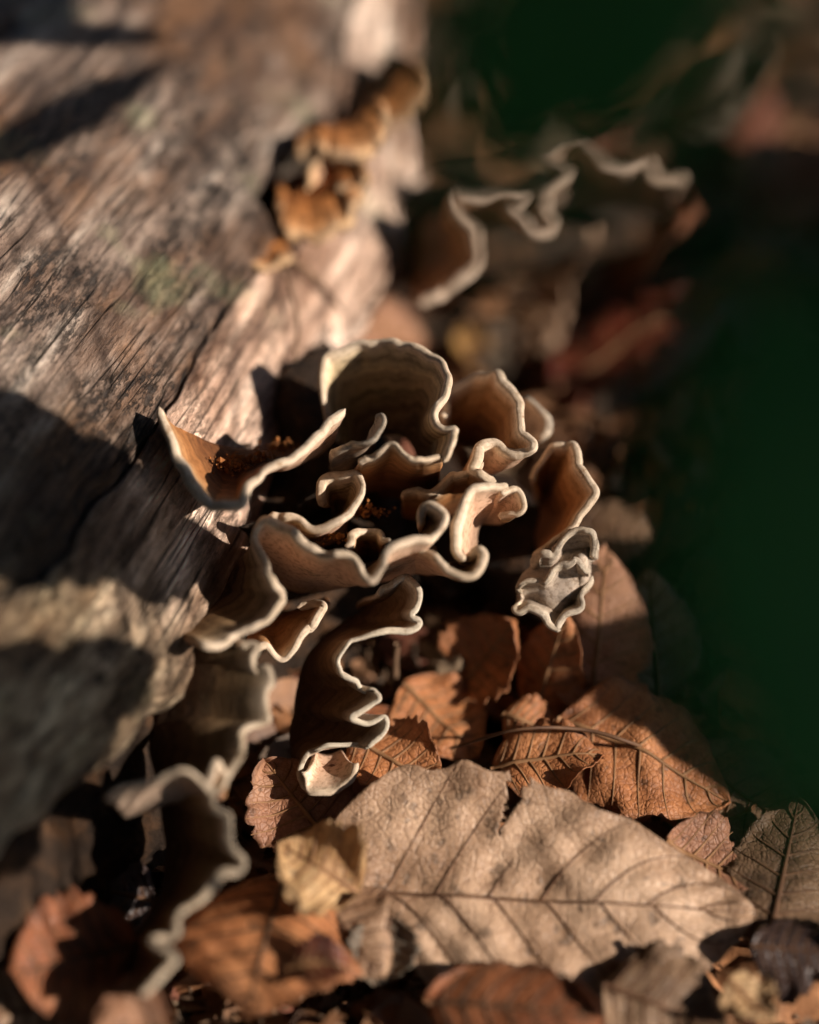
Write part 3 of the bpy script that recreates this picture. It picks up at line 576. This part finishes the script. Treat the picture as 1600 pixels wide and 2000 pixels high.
# the pale beech leaf in front
leaf('beech_leaf', 'large pale tan beech leaf with clear parallel veins, front right', PZ(712,1742,0.7), PZ(1478,1782,0.6), 4.9, 'tan', tilt=0, face=0.62, cup=0.015, bend=0.10, wave=0.26, pleat=0.06, nv=7,
     petiole=[PZ(470,1676,1.5), PZ(560,1704,1.2), PZ(640,1730,0.9)], vein='veindark', seed=3, tear=[(-1, 0.37, 0.45, 0.16, 0.024), (1, 0.62, 0.80, 0.1, 0.03)], nu=150, nw=70, ragged=0.09, shape=0.98, shape2=0.60, slant=0.27, skew=0.13, vr=0.85, curl=0.12)
LV = [
 # label, base(px,py,z), tip(px,py,z), width, mat, kwargs
 ('small cream yellow leaf curled over beside the beech leaf stalk', (700,1745,1.0), (545,1648,1.6), 1.9, 'cream', dict(tilt=-8, cup=0.45, bend=0.35, wave=0.5, seed=4, curl=1.6, ragged=0.5)),
 ('pale pinkish leaf half under the beech leaf stalk', (610,1735,0.9), (745,1905,0.5), 2.0, 'tan', dict(tilt=6, cup=-0.15, bend=0.1, seed=5, vein='veindark')),
 ('grey shaded flap of leaf below the beech leaf', (760,1790,0.9), (730,1925,0.2), 1.3, 'grey', dict(tilt=-9, cup=0.2, seed=6)),
 ('large orange brown leaf in shadow at the bottom centre', (560,1705,1.0), (480,1990,0.9), 3.6, 'orange', dict(tilt=2, cup=-0.12, bend=0.25, seed=7, vein='veindark')),
 ('dark red curled leaf scrap at the bottom centre', (565,1890,1.2), (690,1895,1.1), 1.0, 'red', dict(tilt=-10, cup=0.35, bend=0.25, seed=8)),
 ('orange leaf standing upright behind the grey crinkled bracket', (900,1345,0.6), (1008,1212,2.1), 2.0, 'orange', dict(tilt=-10, cup=0.25, wave=0.3, seed=9)),
 ('upright orange leaf crossed by a shadow band under the lumpy bracket', (1045,1400,0.5), (1105,1200,2.4), 1.7, 'orange', dict(tilt=-14, cup=-0.15, wave=0.2, seed=10)),
 ('bright orange lobed leaf lying left of the upright leaves', (790,1345,0.8), (935,1480,0.4), 2.1, 'orange', dict(tilt=-7, cup=0.1, wave=0.4, seed=11, ragged=0.4)),
 ('wide orange brown leaf behind the beech leaf, right side', (1090,1400,1.2), (1430,1560,0.5), 3.0, 'orange', dict(tilt=-7, cup=-0.08, wave=0.35, seed=12)),
 ('brown mottled leaf leaning upright below the brown rounded leaf', (1150,1400,1.0), (1190,1080,2.6), 2.3, 'pink', dict(tilt=-12, cup=-0.15, wave=0.3, seed=13)),
 ('dull grey leaf upright in the shade near the green leaf', (1290,1370,0.6), (1270,1110,2.2), 2.0, 'grey', dict(tilt=-10, cup=0.1, seed=14)),
 ('orange leaf tucked behind the top edge of the beech leaf', (690,1450,1.0), (860,1530,1.1), 1.9, 'orange', dict(tilt=-8, cup=0.12, wave=0.3, seed=15, ragged=0.3)),
 ('orange leaf with torn hole between the beech leaf and wide leaf', (960,1500,0.9), (1180,1475,1.1), 1.9, 'orange', dict(tilt=-8, wave=0.4, seed=16, ragged=0.5)),
 ('reddish brown leaf behind the pale leaf stalk', (640,1640,0.7), (520,1490,1.2), 2.2, 'pink', dict(tilt=-6, wave=0.3, seed=17)),
 ('reddish brown leaf along the bottom edge, centre', (840,1960,0.4), (1180,1990,0.9), 2.2, 'rust', dict(tilt=-4, cup=-0.2, bend=0.2, seed=18)),
 ('rust red blurred leaf in the bottom left corner', (250,1850,0.8), (20,1900,1.4), 2.6, 'rust', dict(tilt=-8, wave=0.3, seed=19)),
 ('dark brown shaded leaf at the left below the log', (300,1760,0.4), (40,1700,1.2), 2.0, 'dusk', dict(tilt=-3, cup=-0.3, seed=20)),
 ('red orange leaf at the left edge below the log', (60,1780,1.1), (-40,1610,2.1), 1.9, 'rust', dict(tilt=-3, seed=21)),
 ('pink tan leaf cut by the bottom edge, left of centre', (330,2010,0.8), (180,2020,1.2), 2.0, 'pink', dict(tilt=-3, seed=22)),
 ('big glossy red leaf blurred in the dark background', (1085,760,0.8), (1430,590,1.6), 3.4, 'red', dict(tilt=-4, cup=-0.2, bend=0.4, wave=0.3, seed=23, face=0.15)),
 ('pink tan leaf lit behind the upright fan', (660,600,3.0), (830,680,1.6), 2.2, 'pink', dict(tilt=-9, wave=0.2, seed=24)),
 ('golden curled leaf strip behind the folded bracket', (900,640,1.2), (950,745,0.8), 0.9, 'gold', dict(tilt=-6, cup=0.3, seed=25)),
 ('brown rounded leaf behind the lone cupped bracket', (1140,1030,1.7), (1285,1060,1.6), 1.9, 'brown', dict(tilt=-9, cup=-0.2, bend=0.2, seed=26, shape=0.7)),
 ('brown leaf with straight midrib at the right edge', (1500,1850,0.3), (1560,1560,0.9), 2.2, 'brown', dict(tilt=-6, seed=27)),
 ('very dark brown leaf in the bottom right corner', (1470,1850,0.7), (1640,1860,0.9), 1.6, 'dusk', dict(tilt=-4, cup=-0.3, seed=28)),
 ('cream crumpled leaf scrap at the lower right', (1430,1930,0.5), (1510,1990,0.7), 1.1, 'cream', dict(tilt=-3, wave=0.6, seed=29, curl=1.6, ragged=0.9)),
 ('brown torn leaf tip past the beech leaf point', (1300,1640,0.9), (1480,1720,0.5), 2.0, 'pink', dict(tilt=-6, wave=0.4, seed=30, ragged=0.5)),
 ('beige blurred leaf behind the clusters, centre right', (1000,560,1.0), (1150,430,3.0), 2.6, 'tan', dict(tilt=-9, wave=0.4, seed=31)),
 ('beige blurred leaf close behind the folded bracket', (980,650,0.8), (1110,560,2.0), 2.4, 'tan', dict(tilt=-10, wave=0.4, seed=32)),
 ('rusty leaf leaning on the log below the far bracket', (800,600,1.0), (850,400,4.2), 2.6, 'rust', dict(tilt=-9, wave=0.3, seed=33)),
 ('dark red brown leaf in the shade beside the far bracket', (1150,480,1.0), (1350,400,2.6), 4.0, 'rust', dict(tilt=-6, wave=0.3, seed=34)),
 ('pale grey blurred leaf at the upper right', (1280,230,1.0), (1500,90,3.0), 3.0, 'grey', dict(tilt=-6, wave=0.5, seed=35)),
 ('grey brown leaf at the right edge, upper half', (1450,420,0.8), (1640,300,2.4), 3.6, 'grey', dict(tilt=-4, wave=0.4, seed=36)),
 ('grey leaf blurred below the large glossy red leaf', (900,700,0.9), (1010,640,1.4), 2.2, 'grey', dict(tilt=-8, wave=0.4, seed=37)),
 ('brown leaf on the ground under the folds of the bracket', (800,1290,0.4), (900,1200,1.2), 2.0, 'brown', dict(tilt=-4, wave=0.4, seed=38)),
 ('dark brown leaf in shade under the torn flap', (560,1560,0.7), (700,1640,0.6), 1.8, 'brown', dict(tilt=-3, wave=0.3, seed=39)),
 ('brown leaf right of the wide leaf in the green shade', (1330,1480,0.4), (1560,1620,0.3), 2.6, 'brown', dict(tilt=-4, wave=0.3, seed=40)),
 ('brown leaf lying at the bottom right below the beech tip', (1180,1930,0.3), (1420,2010,0.2), 2.4, 'brown', dict(tilt=-3, wave=0.3, seed=41)),
]
LV += [
 ('rusty leaf low at the left edge under the log', (120,1830,0.2), (-60,1750,0.9), 2.4, 'rust', dict(tilt=5, wave=0.3, seed=42)),
 ('brown leaf at the very bottom left corner', (150,1960,0.2), (-60,1985,0.6), 2.4, 'brown', dict(tilt=-4, wave=0.3, seed=43)),
 ('copper leaf fragment between the bright orange and wide leaves', (985,1400,0.9), (1090,1440,0.7), 1.3, 'orange', dict(tilt=6, wave=0.4, seed=44, ragged=0.6)),
 ('copper brown leaf below the upright twig stub', (770,1400,0.6), (700,1470,0.9), 1.5, 'rust', dict(tilt=4, wave=0.4, seed=45, ragged=0.5)),
]
for lb, b, t, wdt, mt, kw in LV:
    if mt in ('dusk', 'brown', 'grey', 'rust'): kw.setdefault('vein', 'veindark')
    if mt == 'dusk': kw.update(vr=0.6)
    leaf('dead_leaf', lb, PZ(*b), PZ(*t), wdt, mt, nu=44, nw=22, nv=7, group='dead leaves on the ground', **kw)

# fallen litter that nobody could count
def litter():
    V = []; F = []; T = []
    tints = [(0.20, 0.10, 0.05), (0.28, 0.13, 0.06), (0.13, 0.07, 0.042), (0.24, 0.17, 0.11), (0.17, 0.06, 0.035), (0.10, 0.07, 0.05)]
    rnd = random.Random(5)
    for k in range(4300):
        y = rnd.uniform(16, 95) if k < 1900 else rnd.uniform(10, 180); xm = 10 + 0.5*y
        x = rnd.uniform(-xm, xm*1.3); near = k >= 2600
        if near: y = rnd.uniform(22, 42); x = rnd.uniform(-8, 13)
        p = to_log(Vector((x, y, 0)))
        if p.x < 0.6 + taper(p.y) and p.x > -23 and -34 < p.y < 64: continue
        L = rnd.uniform(1.8, 4.8)*(0.55 if rnd.random() < 0.35 else 1); W = L*rnd.uniform(0.35, 0.62)
        if near: L *= 0.5; W *= 0.6
        z = ground_h(x, y) + (rnd.uniform(0.3, 1.25) if near else rnd.uniform(0.15, 0.75))
        q = Matrix.Rotation(rnd.uniform(0, 6.28), 3, 'Z') @ Matrix.Rotation(rnd.gauss(0, 0.5 if near else 0.28), 3, 'X') @ Matrix.Rotation(rnd.gauss(0, 0.5 if near else 0.28), 3, 'Y')
        cu = rnd.uniform(-0.25, 0.35); be = rnd.uniform(-0.1, 0.15); c = rnd.choice(tints[:2] if near and rnd.random() < 0.6 else tints); s_ = rnd.uniform(0.6, 1.3); c = tuple(a*s_ for a in c) + (1,)
        o = len(V); nu = 8; nw = 5
        for i in range(nu):
            u = i/(nu-1); ww = W*0.5*max(0.02, math.sin(math.pi*u**0.85)**0.75)
            for j in range(nw):
                v = -1+2*j/(nw-1); yy = ww*v
                h = cu*yy*yy/W*3 + be*L*(4*u*(1-u)) + 0.08*rnd.gauss(0, 1)
                V.append(Vector((x, y, z)) + q @ Vector(((u-.5)*L, yy, h))); T.append(c)
        for i in range(nu-1):
            for j in range(nw-1): F.append((o+i*nw+j, o+(i+1)*nw+j, o+(i+1)*nw+j+1, o+i*nw+j+1))
    tag(mesh('leaf_litter', V, F, M['litter'], attrs={'tint': T}), 'uncountable brown leaf litter covering the forest floor', 'leaf litter', kind='stuff')
litter()

def bits():
    V = []; F = []; rnd = random.Random(9)
    for k in range(4000):
        p = PZ(rnd.uniform(300, 1650), rnd.uniform(1150, 2050), rnd.uniform(0.0, 0.9))
        p.z = ground_h(p.x, p.y) + rnd.uniform(0.3, 1.25)
        q = to_log(p)
        if q.x < 2.2: continue
        L = rnd.uniform(0.04, 0.22); W = rnd.uniform(0.02, 0.06)
        m_ = Matrix.Rotation(rnd.uniform(0, 6.28), 3, 'Z') @ Matrix.Rotation(rnd.gauss(0, 0.5), 3, 'X'); o = len(V)
        for a in ((-L, 0, 0), (0, W, 0), (L, 0, 0), (0, -W, 0), (0, 0, W), (0, 0, -W)): V.append(p + m_ @ (Vector(a)*rnd.uniform(0.7, 1.3)))
        F += [tuple(o+i for i in t) for t in ((0,4,1),(1,4,2),(2,4,3),(3,4,0),(1,5,0),(2,5,1),(3,5,2),(0,5,3))]
    tag(mesh('forest_debris', V, F, M['twig'], smooth=False), 'tiny bark and twig crumbs sprinkled over the dead leaves', 'debris', kind='stuff')
bits()

# ------------------------------------------------------------------ twigs and stalks
def twig(name, label, pts, r0, r1, mat='twig'):
    o = tube(name, spline([tuple(p) for p in pts], 20), lambda k: r0+(r1-r0)*k, M[mat], None, 7, 0.3); tag(o, label, 'twig')
twig('twig', 'short upright twig stub below the crinkled bracket', [PZ(770,1365,0.2), P(772,1310,42.6), P(776,1258,42.2)], 0.07, 0.055)
twig('dry_stalk', 'thin dark stalk hanging from the small orange bracket', [P(552,520,44.6), P(572,580,44.2), P(582,640,44.0), P(574,720,43.7), P(576,790,43.4)], 0.045, 0.03)
twig('dry_stalk', 'thin stalk running from the small orange bracket to the pink leaf', [P(566,505,44.8), P(605,535,45.2), P(640,570,45.6), P(672,615,46.2)], 0.05, 0.05)
twig('dry_stalk', 'short reddish stalk sticking up from the pink leaf', [P(712,600,46.0), P(728,580,45.8), P(745,562,45.7)], 0.05, 0.03)
twig('thin_stem', 'dark thin stem crossing above the wide orange leaf', [P(880,1462,41.5), P(1010,1425,40.5), P(1140,1425,40.8), P(1230,1450,40.8), PZ(1330,1490,0.2)], 0.03, 0.045, 'veindark')


# ------------------------------------------------------------------ green plant close to the lens, plus unseen leaves added to cast shade
plant = empty('green_plant'); tag(plant, 'dark green broad leaved plant out of focus close to the lens', 'plant')
def plant_leaf(base, tip, width, tilt, up, seed, cup=0.05, bend=0.3):
    r = leaf('leaf', None, base, tip, width, 'green', tilt=tilt, cup=cup, bend=bend, wave=0.3, pleat=0.08, nv=6, vein='stemg', seed=seed, nu=30, nw=16, up=up, cat=None)
    r.parent = plant
    return r
VIEW = (0, -CP, SP)
def log_hit(px, py):
    d = 24.0
    while d < 80:
        p = P(px, py, d); q = to_log(p)
        if q.x < 1.9 + taper(q.y) and p.z < top_z(min(4.7, q.x - taper(q.y))): return p
        if p.z < 0: return p
        d += 0.05
    return P(px, py, 60)
root_p = Vector((24.0, 6.0, -2.0))
def stalk(pts, r=0.12):
    tube('stem', spline([tuple(p) for p in pts], 24), lambda k: r*(1-0.6*k), M['stemg'], plant, 8)
def shade_leaf(pa, pb, width, k, seed):
    """unseen leaf added to the plant to cast shade, k cm up-sun of the line pa-pb (points of the log or ground)"""
    a = pa + SUN_DIR*k; b = pb + SUN_DIR*k
    if (a - root_p).length > (b - root_p).length: a, b = b, a
    plant_leaf(a, b, width, 0, tuple(SUN_DIR), seed, bend=0.1)
    stalk([root_p, root_p + Vector((1, 0, a.z*0.5)), root_p.lerp(a, 0.35) + Vector((1.0, -1, a.z*0.45)), root_p.lerp(a, 0.75) + Vector((0.6, 0, a.z*0.2)), a], 0.09)
b1 = P(1760, 1720, 16.5)
plant_leaf(b1, P(1470, 450, 16.5), 3.2, 12, VIEW, 51)
b2 = P(1440, -520, 15)
plant_leaf(b2, P(880, 440, 15.3), 2.9, -12, VIEW, 52)
stalk([root_p, Vector((23, 8, 7)), (b1 + Vector((4.0, -1, 0))), b1])
stalk([root_p, Vector((23, 8, 12)), Vector((15, 14, 24)), b2 + Vector((2.5, 0.5, 2.0)), b2])
shade_leaf(log_hit(-180, 900), log_hit(170, 865), 2.6, 20, 61)
shade_leaf(log_hit(40, 930), log_hit(345, 1000), 2.5, 20.5, 72)
shade_leaf(log_hit(-180, 1020), log_hit(270, 1030), 2.6, 19, 73)
shade_leaf(log_hit(230, 1120), log_hit(440, 1040), 1.9, 17, 68)
shade_leaf(log_hit(-120, 1410), log_hit(200, 1345), 2.3, 18, 62)
shade_leaf(log_hit(90, 1410), log_hit(325, 1275), 2.0, 18.5, 74)
shade_leaf(log_hit(-120, 1560), log_hit(200, 1440), 2.4, 18, 75)
shade_leaf(log_hit(-150, 1680), log_hit(170, 1500), 2.6, 19, 71)
shade_leaf(log_hit(-60, 330), log_hit(330, 120), 0.85, 26, 63)
shade_leaf(log_hit(-100, 80), log_hit(330, 70), 0.8, 27, 64)
shade_leaf(log_hit(-200, 10), log_hit(120, -60), 3.0, 25, 69)
shade_leaf(P(1680, 1720, 16.5), P(1500, 300, 16.5), 6.5, 13, 65)
shade_leaf(P(1380, -350, 15), P(880, 480, 15.3), 5.5, 12, 66)

# ------------------------------------------------------------------ unseen log added out of frame on the right to keep the background in shade
def build_shade_log():
    V = []; F = []; n = 28; cs = [Vector((27, 22, 3.8)).lerp(Vector((31, 44, 3.8)), i/60) for i in range(61)]
    for i, c in enumerate(cs):
        for k in range(n):
            th = 2*math.pi*k/n; dv = Vector((math.cos(th), -0.18*math.cos(th), math.sin(th)))
            V.append(c + dv*(9.5 + 0.9*fbm(Vector((c.y*0.06, th, 2)), 4) + 1.2*noise.noise(Vector((i*0.35, math.cos(th)*2, math.sin(th)*2)))))
    for i in range(60):
        for k in range(n): F.append((i*n+k, i*n+(k+1) % n, (i+1)*n+(k+1) % n, (i+1)*n+k))
    F.append(tuple(range(n))); F.append(tuple(60*n+k for k in reversed(range(n))))
    tag(mesh('shade_log', V, F, M['core']), 'unseen dark log added outside the right edge to shade the background', 'log')
build_shade_log()

# ------------------------------------------------------------------ trees added outside the frame so their crowns hide most of the sky
M['bark'] = mat_simple('tree_bark', (0.05, 0.042, 0.035), (0.13, 0.11, 0.09), 0.2, 0.9, 1.0)
M['crown'] = mat_simple('tree_foliage', (0.03, 0.055, 0.018), (0.06, 0.09, 0.03), 0.02, 0.7, 0.1)
def tree(label, x, y, trunk_r, crown_c, crown_r, count, seed):
    rnd = random.Random(seed); r = empty('shade_tree'); tag(r, label, 'tree')
    top = Vector(crown_c) + Vector((0, 0, crown_r[2]*0.6))
    tube('trunk', spline([(x, y, -10), (x+3, y, 90), (x*0.9+crown_c[0]*0.1, y*0.9+crown_c[1]*0.1, 250), tuple(top)], 30), lambda k: trunk_r*(1-0.85*k), M['bark'], r, 16, 0.15)
    for i in range(9):
        a = 6.28*i/9 + rnd.uniform(-.3, .3); b0 = Vector((x*0.9+crown_c[0]*0.1, y*0.9+crown_c[1]*0.1, 250)).lerp(top, rnd.uniform(0, 0.7))
        e = Vector(crown_c) + Vector((math.cos(a)*crown_r[0]*0.8, math.sin(a)*crown_r[1]*0.8, rnd.uniform(-0.3, 0.5)*crown_r[2]))
        tube('limb', spline([tuple(b0), tuple(b0.lerp(e, 0.5) + Vector((0, 0, 25))), tuple(e)], 12), lambda k: trunk_r*0.3*(1-0.8*k), M['bark'], r, 7)
    V = []; F = []
    for i in range(count):
        while True:
            q = Vector((rnd.uniform(-1, 1), rnd.uniform(-1, 1), rnd.uniform(-1, 1)))
            if q.length < 1 and noise.noise(q*3 + Vector((seed, 0, 0))) > -0.28: break
        c = Vector(crown_c) + Vector((q.x*crown_r[0], q.y*crown_r[1], q.z*crown_r[2])); L = rnd.uniform(14, 30)
        m_ = Matrix.Rotation(rnd.uniform(0, 6.28), 3, 'Z') @ Matrix.Rotation(rnd.gauss(0, 0.5), 3, 'X'); o = len(V)
        for p in ((-L, 0, 0), (-L*.3, L*.45, 2), (L*.4, L*.4, 0), (L, 0, -3), (L*.4, -L*.4, 0), (-L*.3, -L*.45, 2)): V.append(c + m_ @ Vector(p))
        F += [(o, o+1, o+2, o+3), (o, o+3, o+4, o+5)]
    mesh('crown', V, F, M['crown'], r, smooth=False)
tree('tall beech tree added out of frame behind the log, crown overhead blocking skylight', -170, 260, 22, (-20, 60, 560), (560, 560, 150), 6500, 3)
tree('leafy beech tree added out of frame to the left of the log to cut skylight', -420, -60, 18, (-480, -40, 330), (260, 380, 240), 1500, 4)
tree('low branched beech tree added out of frame far behind the log to cut skylight', 170, 640, 20, (60, 600, 300), (420, 200, 260), 2200, 5)
tree('spreading beech tree added out of frame behind the camera to cut skylight', -60, -430, 20, (-80, -400, 270), (400, 190, 220), 2200, 6)
